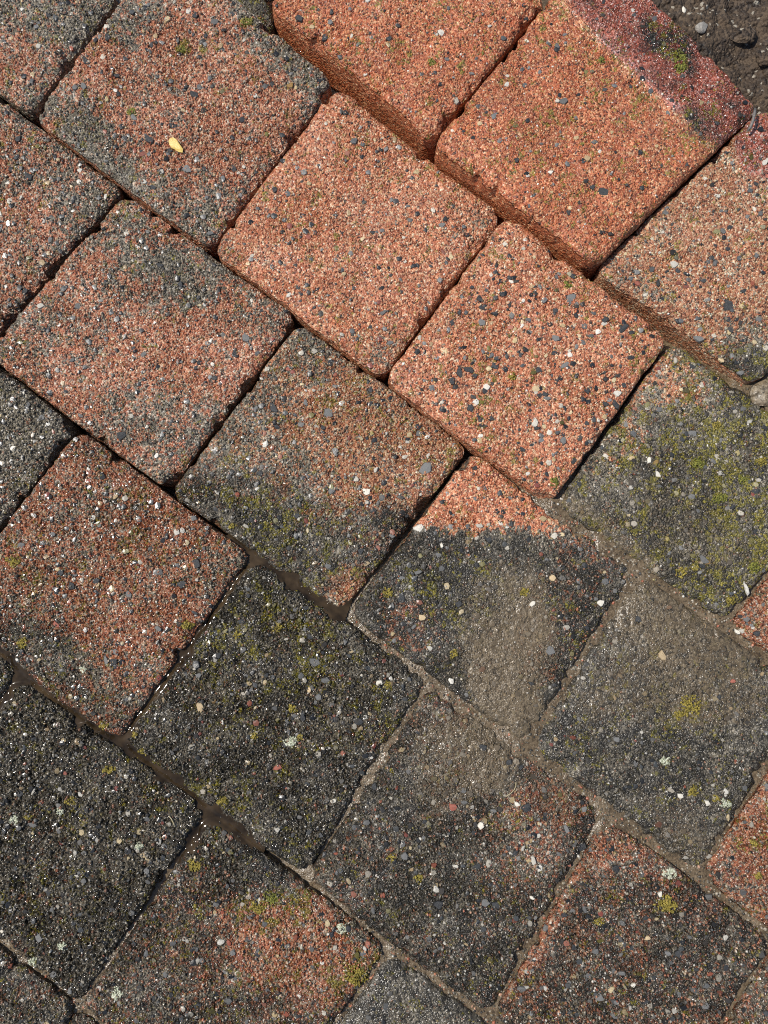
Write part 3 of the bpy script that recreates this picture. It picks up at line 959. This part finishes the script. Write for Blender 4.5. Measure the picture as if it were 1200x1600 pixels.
# chips one can recognise in the photograph: paver, x, y, radius, kind, aspect, angle
CHIPS = [
    ('C1', 189, 680, 10, 'slate', .9, 20), ('B0', 303, 148, 10, 'slate', .7, 30), ('B0', 133, 93, 11, 'slate', .5, 55), ('C1', 383, 527, 9, 'grey', .8, 60),
    ('A2', 942, 299, 11, 'slate', .7, 25), ('A2', 926, 292, 6, 'slate', .8, 0), ('C2', 513, 645, 11, 'grey', .85, 70), ('C2', 427, 637, 13, 'slate', .5, 60),
    ('C2', 665, 733, 13, 'grey', .8, -40), ('B2', 973, 514, 14, 'slate', .35, -38), ('B2', 718, 582, 12, 'slate', .45, 88), ('B2', 732, 578, 10, 'slate', .6, 10),
    ('B2', 742, 587, 6, 'slate', .8, 0), ('A3', 1138, 478, 12, 'slate', .8, 60), ('B2', 893, 465, 9, 'grey', .9, 0), ('B2', 883, 570, 10, 'grey', .5, -35),
    ('B2', 962, 632, 10, 'slate', .6, 60), ('B2', 965, 614, 9, 'white', .7, 10), ('B2', 836, 661, 9, 'white', .6, 90), ('B2', 760, 604, 7, 'white', .8, 50),
    ('C3', 655, 825, 10, 'white', .7, 0), ('C3', 749, 822, 7, 'white', .6, 10), ('C3', 860, 1016, 9, 'grey', .9, 20), ('C3', 672, 1013, 6, 'white', .7, 20),
    ('C3', 659, 965, 7, 'tan', .8, 10), ('C3', 744, 961, 5, 'tan', .9, 0), ('C3', 690, 852, 5, 'white', .6, 80), ('C3', 939, 942, 8, 'white', .8, 0),
    ('C3', 627, 936, 10, 'slate', .7, 70), ('B3', 1100, 875, 10, 'grey', .6, 50), ('B3', 1082, 677, 8, 'grey', .8, 0), ('B3', 1029, 640, 7, 'grey', .8, 0),
    ('B3', 1028, 741, 8, 'white', .6, 60), ('A1', 689, 51, 8, 'white', .7, 10), ('A1', 467, 27, 9, 'slate', .6, 40), ('A1', 608, 60, 6, 'slate', .9, 0),
    ('A1', 487, 41, 6, 'tan', .8, 0), ('A2', 860, 269, 6, 'white', .6, 0), ('A2', 880, 158, 8, 'grey', .8, 0), ('A2', 808, 250, 6, 'slate', .6, 120), ('A3', 1162, 455, 7, 'slate', .7, 0),
    ('A3', 1028, 442, 8, 'slate', .5, 90), ('A3', 1053, 413, 9, 'white', .8, 20), ('A3', 1093, 528, 9, 'grey', .6, 20), ('A3', 1160, 581, 6, 'grey', .8, 0),
    ('A3', 1130, 560, 6, 'tan', .7, 50), ('A3', 996, 442, 6, 'red', .8, 20), ('B1', 441, 249, 6, 'slate', .9, 0), ('B1', 690, 352, 6, 'grey', .9, 0),
    ('B0', 208, 182, 10, 'grey', .5, 60), ('B0', 233, 218, 12, 'slate', .5, 55), ('B0', 335, 34, 9, 'grey', .8, 0), ('B0', 292, 263, 9, 'grey', .8, 30),
    ('B0', 365, 263, 8, 'slate', .6, 60), ('B0', 252, 268, 5, 'white', .9, 0), ('B0', 270, 196, 9, 'slate', .6, 30), ('C0', 44, 277, 10, 'slate', .8, 40),
    ('C0', 123, 264, 6, 'white', .8, 0), ('D1', 160, 745, 8, 'slate', .7, 60), ('D1', 308, 880, 10, 'slate', .6, 80), ('D1', 284, 913, 9, 'slate', .8, 10),
    ('D1', 247, 982, 8, 'grey', .6, 30), ('D1', 150, 908, 9, 'slate', .7, 0), ('D1', 112, 916, 8, 'slate', .8, 60), ('D1', 177, 1034, 8, 'slate', .7, 20), ('D1', 166, 1032, 8, 'grey', .5, 70),
    ('D1', 32, 852, 9, 'grey', .7, 0), ('D2', 313, 1105, 9, 'tan', .8, 80), ('D2', 491, 1035, 10, 'grey', .8, 20), ('D2', 592, 1067, 7, 'white', .7, 0),
    ('D2', 325, 1190, 6, 'grey', .9, 0), ('D2', 560, 1128, 9, 'slate', .8, 0), ('D2', 347, 1128, 6, 'white', .5, 80), ('D2', 508, 1064, 8, 'grey', .7, 0),
    ('C4', 1034, 1024, 9, 'tan', .7, 60), ('C4', 964, 1155, 6, 'grey', .9, 0), ('C4', 1063, 1244, 6, 'white', .8, 20), ('C4', 1145, 1064, 5, 'red', .8, 0), ('C4', 1042, 915, 6, 'white', .6, 30),
    ('D3', 833, 1344, 9, 'white', .5, 80), ('D3', 822, 1262, 9, 'slate', .9, 0), ('D3', 832, 1404, 5, 'white', .7, 20), ('D3', 685, 1413, 10, 'slate', .8, 0), ('D3', 775, 1416, 9, 'slate', .8, 30),
    ('D3', 910, 1325, 9, 'slate', .8, 0), ('D3', 886, 1296, 8, 'grey', .6, 60), ('D3', 712, 1354, 5, 'white', .8, 0), ('D3', 758, 1410, 8, 'grey', .8, 0), ('D3', 725, 1254, 6, 'grey', .6, 0),
    ('D4', 936, 1558, 9, 'grey', .8, 60), ('D4', 972, 1520, 7, 'grey', .6, 0), ('D4', 815, 1546, 9, 'grey', .6, 0), ('D4', 1012, 1466, 5, 'tan', .8, 0), ('D4', 1043, 1490, 6, 'grey', .7, 20),
    ('D4', 1110, 1408, 9, 'grey', .9, 0), ('D4', 990, 1540, 5, 'white', .7, 0), ('D4', 913, 1420, 8, 'grey', .5, 70), ('D4', 963, 1357, 9, 'slate', .9, 0),
    ('E0', 50, 1289, 9, 'grey', .5, 10), ('E0', 223, 1337, 6, 'tan', .8, 0), ('E0', 60, 1466, 9, 'grey', .7, 50), ('E0', 102, 1208, 4, 'red', .9, 0), ('E0', 52, 1237, 8, 'white', .3, -60),
    ('E1', 356, 1565, 7, 'grey', .8, 0), ('E1', 404, 1405, 4, 'white', .9, 0), ('F', 0, 0, 0, '', 0, 0),
    ('B4', 1163, 986, 6, 'white', .7, 10), ('B4', 1156, 988, 6, 'white', .6, 40), ('B4', 1183, 990, 7, 'slate', .8, 0), ('B4', 1167, 968, 6, 'grey', .9, 0),
]
CHIPS = [c for c in CHIPS if c[0] in PAVERS]
room = 300 - len(CHIPS)
big_candidates.sort(key=lambda c: -c[3])
ALLCHIPS = CHIPS + big_candidates[:max(0, room)]
CHIP_MESH = {}
rgc = np.random.default_rng(5)
for nm, mt in STONE.items():
    for v in range(5):
        V, f4, f3 = domes(np.zeros((1, 3)), np.ones(1), np.ones(1) * .5, np.ones(1), np.zeros(1), 7, 77 + v * 5 + len(nm), .80)
        CHIP_MESH[nm, v] = mesh_from('stone_chip', V, [f4, f3], mt, False)
for i, (key, x, y, r, nm, asp, ang) in enumerate(ALLCHIPS):
    o, cw, half = PAVER_OBJ[key]
    W, e, ok = place_on(key, np.array([[x, y]], float), half)
    c = link('stone_chip', CHIP_MESH[nm, i % 5], o, tuple(W[0] - cw))
    c.scale = (r * S, r * S * asp, min(r, 7) * S * .62)
    c.rotation_euler = (rgc.normal(0, .06), rgc.normal(0, .06), math.radians(-ang))

# moss cushions and lichen spots growing on the blocks
MOSSES = [
    ('A2', 1066, 83, 11, M_MOSS_G), ('A2', 1066, 100, 11, M_MOSS_G), ('D4', 1043, 1414, 17, M_MOSS), ('E1', 556, 1527, 18, M_MOSS), ('C4', 1080, 1104, 18, M_MOSS), ('C4', 1062, 1116, 9, M_MOSS),
    ('E1', 304, 1354, 11, M_MOSS), ('E1', 404, 1418, 14, M_MOSS), ('E1', 425, 1404, 13, M_MOSS_G), ('D2', 456, 1158, 11, M_LICHEN), ('D2', 468, 1152, 6, M_MOSS), ('E1', 182, 1553, 10, M_LICHEN),
    ('E1', 534, 1453, 9, M_LICHEN), ('D1', 293, 977, 10, M_MOSS), ('D1', 21, 876, 12, M_MOSS), ('D1', 34, 1006, 10, M_MOSS), ('D1', 130, 1045, 7, M_LICHEN), ('D1', 160, 1134, 8, M_MOSS),
    ('D2', 207, 1149, 7, M_MOSS), ('D2', 219, 1178, 9, M_MOSS), ('D2', 346, 1252, 9, M_MOSS), ('D2', 457, 1107, 8, M_MOSS), ('D2', 435, 981, 8, M_MOSS), ('D2', 370, 992, 7, M_MOSS),
    ('D2', 397, 1150, 7, M_MOSS), ('C4', 1134, 1256, 9, M_LICHEN), ('C4', 1083, 1237, 10, M_MOSS), ('C4', 1119, 1248, 6, M_MOSS), ('C4', 1039, 1189, 8, M_LICHEN), ('D4', 1046, 1365, 11, M_LICHEN),
    ('C5', 1185, 1370, 7, M_MOSS), ('C5', 1179, 1318, 7, M_MOSS), ('E0', 50, 1505, 9, M_LICHEN), ('E0', 98, 1478, 8, M_LICHEN), ('E0', 216, 1322, 7, M_LICHEN), ('E0', 22, 1280, 7, M_LICHEN),
    ('E0', 170, 1203, 9, M_MOSS), ('E0', 112, 1252, 8, M_MOSS), ('E0', 94, 1268, 7, M_LICHEN), ('E0', 45, 1277, 6, M_MOSS), ('B0', 285, 76, 7, M_MOSS_G), ('B0', 206, 174, 7, M_MOSS_G),
    ('B0', 383, 33, 8, M_MOSS_G), ('B2', 889, 445, 7, M_MOSS_G), ('B2', 800, 588, 7, M_MOSS), ('B2', 867, 752, 8, M_MOSS_G), ('B3', 1122, 780, 10, M_MOSS_G), ('B3', 1130, 778, 9, M_MOSS_G),
    ('B3', 1092, 724, 10, M_MOSS_G), ('B3', 1120, 664, 7, M_MOSS), ('B3', 1190, 720, 9, M_MOSS), ('B3', 1066, 893, 9, M_MOSS), ('B3', 1142, 938, 9, M_MOSS), ('B3', 1180, 885, 11, M_MOSS_G),
    ('B3', 1085, 886, 7, M_MOSS), ('B3', 1160, 750, 8, M_MOSS_G), ('C3', 608, 926, 10, M_MOSS), ('C3', 820, 925, 9, M_MOSS), ('C3', 710, 1022, 8, M_MOSS), ('C2', 362, 821, 6, M_MOSS), ('D2', 605, 1070, 6, M_MOSS),
    ('A1', 675, 96, 6, M_MOSS_G), ('A2', 940, 93, 6, M_MOSS_G), ('D3', 655, 1372, 8, M_MOSS), ('D3', 612, 1340, 7, M_MOSS), ('D4', 935, 1440, 8, M_MOSS),
]
for i, (key, x, y, r, mt) in enumerate(MOSSES):
    o, cw, half = PAVER_OBJ[key]
    rg = np.random.default_rng(400 + i)
    n = int(14 + r * r * .42)
    an = rg.uniform(0, 6.28, n)
    rad = r * rg.uniform(0, 1, n) ** .62 * (0.45 + 1.0 * vnoise(2 + 1.6 * np.cos(an), 2 + 1.6 * np.sin(an) + i * 3.1, i))
    P = np.stack([x + rad * np.cos(an), y + rad * np.sin(an) * .85], -1)
    W, e, ok = place_on(key, P, half)
    flat = .25 if mt is M_LICHEN else .55
    W[:, 2] += (1 - np.clip(rad / r, 0, 1) ** 2) * r * S * flat * .35
    V, f4, f3 = domes(W, rg.uniform(1.3, 2.7, n) * S, rg.uniform(.9, 1.6, n) * S * (flat + .4), rg.uniform(.6, 1, n), rg.uniform(0, 6, n), 5, i)
    link('lichen_patch' if mt is M_LICHEN else 'moss_patch', mesh_from('moss_patch', V - cw, [f4, f3], mt, True), o)

# ------------------------------------------------------------------ what lies in the joints
GX, GY = np.meshgrid(np.arange(-60, 1262, 2.0), np.arange(-60, 1662, 2.0))
GP = np.stack([GX.ravel(), GY.ravel()], -1)
IN = np.full(len(GP), -1e9)
for key in KEYS:
    e = inside(key, GP)
    IN = np.maximum(IN, e)
x, y = GP[:, 0], GP[:, 1]


def bump_at(cx, cy, r):
    return np.exp(-(((x - cx) ** 2 + (y - cy) ** 2) / (r * r)))


# how full the joints are (mm below the faces): empty above, silted lower right, flooded lower left
low = sstep(0, 1, (y - 620 + .55 * (x - 600) - 60) / 260)
zz = -40 * (1 - low) + -7.4 * low
left = sstep(620, 420, x) * sstep(760, 900, y)
zz = zz * (1 - left) + (-13.0) * left
bot = sstep(1380, 1480, y) * sstep(760, 620, x)
zz = zz * (1 - bot) + (-8.8) * bot
zz += (fbm(x / 45, y / 45, 3, 3) - .5) * 3.0 * np.maximum(low, .5) + (fbm(x / 9, y / 9, 5, 3) - .5) * .9
for cx, cy, r, a in [(995, 895, 50, 3.0), (825, 1155, 46, 2.6), (955, 1285, 42, 2.6), (1115, 1350, 40, 2.2), (880, 800, 40, 2.4), (1130, 975, 40, 1.6), (940, 850, 40, 1.6),
                     (1060, 935, 46, 1.2), (720, 1110, 50, 1.0), (1190, 1460, 40, 2.0), (890, 1210, 50, .8), (1050, 1330, 50, .8), (600, 1500, 40, 1.0)]:
    zz += 1.5 * a * bump_at(cx, cy, r)
keepv = (IN < 26)
SZ = zz * 1e-3


def sheet(name, z, keep, mat, attrs=None):
    ny, nx = GX.shape
    idx = np.arange(nx * ny).reshape(ny, nx)
    k = keep.reshape(ny, nx)
    kq = k[:-1, :-1] & k[1:, :-1] & k[1:, 1:] & k[:-1, 1:]
    quads = np.stack([idx[:-1, :-1], idx[1:, :-1], idx[1:, 1:], idx[:-1, 1:]], -1)[kq]
    used, inv = np.unique(quads.ravel(), return_inverse=True)
    V = at(GP[used], z[used])
    return mesh_from(name, V, inv.reshape(-1, 4), mat, True)


link('joint_silt', sheet('joint_silt', SZ, keepv, M_SILT), None, kind='stuff',
     label='brown wet silt and sand filling the joints between the pavers', category='silt')

# loose grit on the silt
rg = np.random.default_rng(77)
cand = np.flatnonzero((IN < 3) & (zz > -11))
pick = rg.choice(cand, 2600, replace=False)
Wg = at(GP[pick], SZ[pick] + .0002)
Vg, g4, g3 = domes(Wg, (1.0 + 2.6 * rg.uniform(0, 1, len(pick)) ** 2) * S, (.7 + 1.5 * rg.uniform(0, 1, len(pick))) * S, rg.uniform(.6, 1, len(pick)), rg.uniform(0, 6.28, len(pick)), 5, 9)
gc = grain_colours(np.vstack([GREY_PAL, RED_PAL[:3]]), np.concatenate([GREY_W, [.04, .03, .02]]), len(pick), rg) * .7
link('joint_grit', mesh_from('joint_grit', Vg, [g4, g3], M_GRAIN, True, {'col': np.repeat(gc, 11, 0), 'wet': np.full(len(Vg), .6)}), None, kind='stuff',
     label='loose wet sand grains and grit lying in the paving joints', category='grit')

# water standing in the lower left joints, drawn up a little where it wets the blocks
wr = (sstep(560, 500, x + .35 * (y - 1000)) * sstep(800, 850, y + .3 * (x - 385)) * sstep(1380, 1330, y - .25 * (x - 300))) > .5
wz = -7.0e-3 + 2.3e-3 * sstep(-6, 5, IN + 2 * (fbm(x / 25, y / 25, 62, 2) - .5)) + (fbm(x / 40, y / 40, 61, 2) - .5) * .9e-3
link('water', sheet('water', wz, wr & (IN < 16), M_WATER), None, kind='structure',
     label='clear water standing in the joints around the dark lower left pavers')

# ------------------------------------------------------------------ ground: soil under and beside the pavement
def axis(lo, hi, step, far):
    mid = np.arange(lo, hi, step)
    k = np.cumsum(step * 1.35 ** np.arange(1, 60))
    k = k[k < far]
    return np.concatenate([lo - k[::-1], mid, hi + k])


ax_ = axis(.19, .42, .0011, 18.0)
ay_ = axis(.27, .50, .0011, 18.0)
XX, YY = np.meshgrid(ax_, ay_)
X, Y = XX.ravel(), YY.ravel()
# distance beyond the soil-side edge of the pavement (line through two measured points)
e0 = at(np.array([[1020, -8.]]), 0.012)[0]
e1 = at(np.array([[1188, 160.]]), 0.012)[0]
tv = (e1 - e0)[:2] / np.linalg.norm((e1 - e0)[:2])
nv = np.array((-tv[1], tv[0]))
if nv[0] < 0:
    nv = -nv
dist = (X - e0[0]) * nv[0] + (Y - e0[1]) * nv[1]
far_out = np.maximum(np.maximum(np.abs(X) - .66, np.abs(Y) - .66), -1)
rise = np.maximum(sstep(-.012, .004, dist), sstep(0, .06, far_out))
H = -.046 + rise * .029
near = (np.abs(X) < .6) & (np.abs(Y) < .7)
lump = (fbm(X / .05, Y / .05, 71, 4) - .5) * .022 + np.abs(fbm(X / .018, Y / .018, 75, 3) - .5) * .014 + (fbm(X / .006, Y / .006, 78, 2) - .5) * .003
H = H + np.where(near, lump * rise, (fbm(X / .9, Y / .9, 80, 3) - .5) * .05 * sstep(.6, 2, np.hypot(X, Y)))
ny, nx = XX.shape
idx = np.arange(nx * ny).reshape(ny, nx)
quads = np.stack([idx[:-1, :-1], idx[:-1, 1:], idx[1:, 1:], idx[1:, :-1]], -1).reshape(-1, 4)
link('ground', mesh_from('ground', np.stack([X, Y, H], -1), quads, M_SOIL), None, kind='structure',
     label='dark damp bare soil beyond the raised pavers in the top right corner')


def soil_z(p):
    i = np.argmin((X - p[0]) ** 2 + (Y - p[1]) ** 2)
    return H[i]


# ------------------------------------------------------------------ loose things
def rock(name, px, py, r_px, mat, label, cat, seed, asp=(1, .8, .6), z=None, group=None, sink=.35, rot=0):
    rg = np.random.default_rng(seed)
    import bmesh
    bm = bmesh.new()
    bmesh.ops.create_icosphere(bm, subdivisions=3, radius=1)
    pl = [(Vector(rg.normal(0, 1, 3)).normalized(), rg.uniform(.55, .85)) for _ in range(9)]
    for v in bm.verts:
        for nrm, dd in pl:
            k = v.co.dot(nrm) - dd
            if k > 0:
                v.co -= nrm * k * .92
        v.co *= 1 + rg.normal(0, .012)
        v.co = Vector((v.co.x * asp[0], v.co.y * asp[1], v.co.z * asp[2])) * r_px * S
    me = bpy.data.meshes.new(name)
    bm.to_mesh(me)
    bm.free()
    for p in me.polygons:
        p.use_smooth = False
    me.materials.append(mat)
    w = at(np.array([[px, py]], float), z if z is not None else -.017)[0]
    if z is None:
        w[2] = soil_z(w)
    o = link(name, me, None, (w[0], w[1], w[2] + r_px * S * asp[2] * (1 - 2 * sink)), label=label, category=cat)
    o.rotation_euler = (rg.normal(0, .15), rg.normal(0, .15), math.radians(rot))
    if group:
        o['group'] = group
    return o


rock('pebble', 1093, 48, 12, make_stone_material('pale_limestone', (.24, .22, .19), (.46, .43, .38), .6), 'pale grey cracked pebble on the soil against the pink paver edge', 'pebble', 3, (1, .95, .6), rot=30)
rock('shell_fragment', 1067, 18, 6, STONE['white'], 'tiny white fragment lying on the dark soil at the top right', 'fragment', 8, (.7, 1.1, .4))
rock('soil_clod', 1160, 55, 22, M_SOIL, 'large rounded brown clod of soil in the top right corner', 'clod', 21, (1.1, .8, .5))
rock('soil_clod', 1192, 92, 18, M_SOIL, 'lumpy damp soil clod at the right edge above the twig', 'clod', 25, (.8, 1, .5))


def flake(name, outline, key, lift, mat, label, cat, thick=.0007, curl=.0012):
    """thin irregular chip: outline in photograph pixels around its middle"""
    o_, cw, half = PAVER_OBJ[key]
    P = np.asarray(outline, float)
    c = P.mean(0)
    n = len(P)
    W, e, ok = place_on(key, np.vstack([P, c]), half)
    zc = W[-1, 2] + lift
    base = W.mean(0)
    base[2] = zc
    rings = []
    for f, dz in ((1.0, 0.0), (1.0, thick), (.6, thick * 1.5)):
        q = c + (P - c) * f
        w = at(q, np.full(n, zc))
        w[:, 2] = zc + dz + curl * f * f * np.sin(np.arange(n) / n * 6.28 * 1.0 + .7)
        rings.append(w)
    top = at(c[None], np.array([zc]))
    top[:, 2] = zc + thick * 1.6
    V = np.vstack(rings + [top]) - base
    k = np.arange(n)
    k2 = (k + 1) % n
    f4 = np.vstack([np.stack([k, k + n, k2 + n, k2], -1), np.stack([k + n, k + 2 * n, k2 + 2 * n, k2 + n], -1)])
    f3 = np.stack([k + 2 * n, np.full(n, 3 * n), k2 + 2 * n], -1)
    return link(name, mesh_from(name, V, [f4, f3], mat, False), None, tuple(base), label=label, category=cat)


M_YELLOW = make_stone_material('yellow_flake', (.62, .40, .07), (.80, .62, .22), .35)
flake('yellow_flake', [(264, 222), (266, 218), (271, 216), (276, 219), (281, 226), (286, 233), (285, 238), (279, 237), (273, 233), (268, 231), (265, 227)], 'B0', .0012, M_YELLOW,
      'small bright yellow flake lying on the red paver, upper left', 'flake')
M_PALE = make_stone_material('pale_husk', (.50, .47, .40), (.70, .67, .60), .4)
flake('husk', [(1160, 910), (1164, 913), (1168, 919), (1171, 927), (1169, 931), (1166, 926), (1163, 918)], 'B3', .001, M_PALE,
      'thin white curved husk beside the wet red paver corner at the right', 'husk', curl=.002)


def tube(name, pts, radii, mat, label, cat, seg=7):
    pts = np.asarray(pts, float)
    c = pts[0].copy()
    rings = []
    for i, p in enumerate(pts):
        t = pts[min(i + 1, len(pts) - 1)] - pts[max(i - 1, 0)]
        t /= np.linalg.norm(t)
        s = np.cross(t, (0, 0, 1.0))
        s /= np.linalg.norm(s)
        u = np.cross(s, t)
        a = np.linspace(0, 6.283, seg, endpoint=False)
        rings.append(p + radii[i] * (np.cos(a)[:, None] * s + np.sin(a)[:, None] * u))
    V = np.vstack(rings + [pts[:1], pts[-1:]]) - c
    f4, f3 = [], []
    for i in range(len(pts) - 1):
        for k in range(seg):
            k2 = (k + 1) % seg
            f4.append((i * seg + k, i * seg + k2, (i + 1) * seg + k2, (i + 1) * seg + k))
    n = len(pts) * seg
    for k in range(seg):
        k2 = (k + 1) % seg
        f3.append((n, k2, k))
        f3.append((n + 1, n - seg + k, n - seg + k2))
    return link(name, mesh_from(name, V, [np.array(f4), np.array(f3)], mat, True), None, tuple(c), label=label, category=cat)


M_TWIG = make_stone_material('weathered_twig', (.09, .08, .07), (.26, .24, .22), .6)
tp = at(np.array([[1180, 170.], [1179, 178], [1177, 188], [1173, 198], [1168, 205]]), np.array([.013, .0155, .0155, .014, .0125]))
tube('twig', tp, [.0011, .0013, .0013, .0012, .0008], M_TWIG, 'short grey broken twig in the joint beside the soil corner', 'twig')
M_STRAW = make_stone_material('dead_grass', (.28, .23, .13), (.45, .38, .24), .6)
for (key, pts, label) in [
    ('D3', [(806, 1222), (806, 1228), (803, 1234), (797, 1240), (790, 1244)], 'thin curved dead grass stem on the silted paver, lower middle'),
    ('E0', [(265, 1274), (269, 1278), (272, 1284), (274, 1291)], 'short pale straw on the glistening dark paver, lower left'),
]:
    P = np.array(pts, float)
    W, e, ok = place_on(key, P, 0)
    W[:, 2] += .0012
    tube('grass_stem', W, [.0004] * len(P), M_STRAW, label, 'stem', 5)

print('tris', sum(len(o.data.polygons) for o in bpy.data.objects if o.type == 'MESH'))
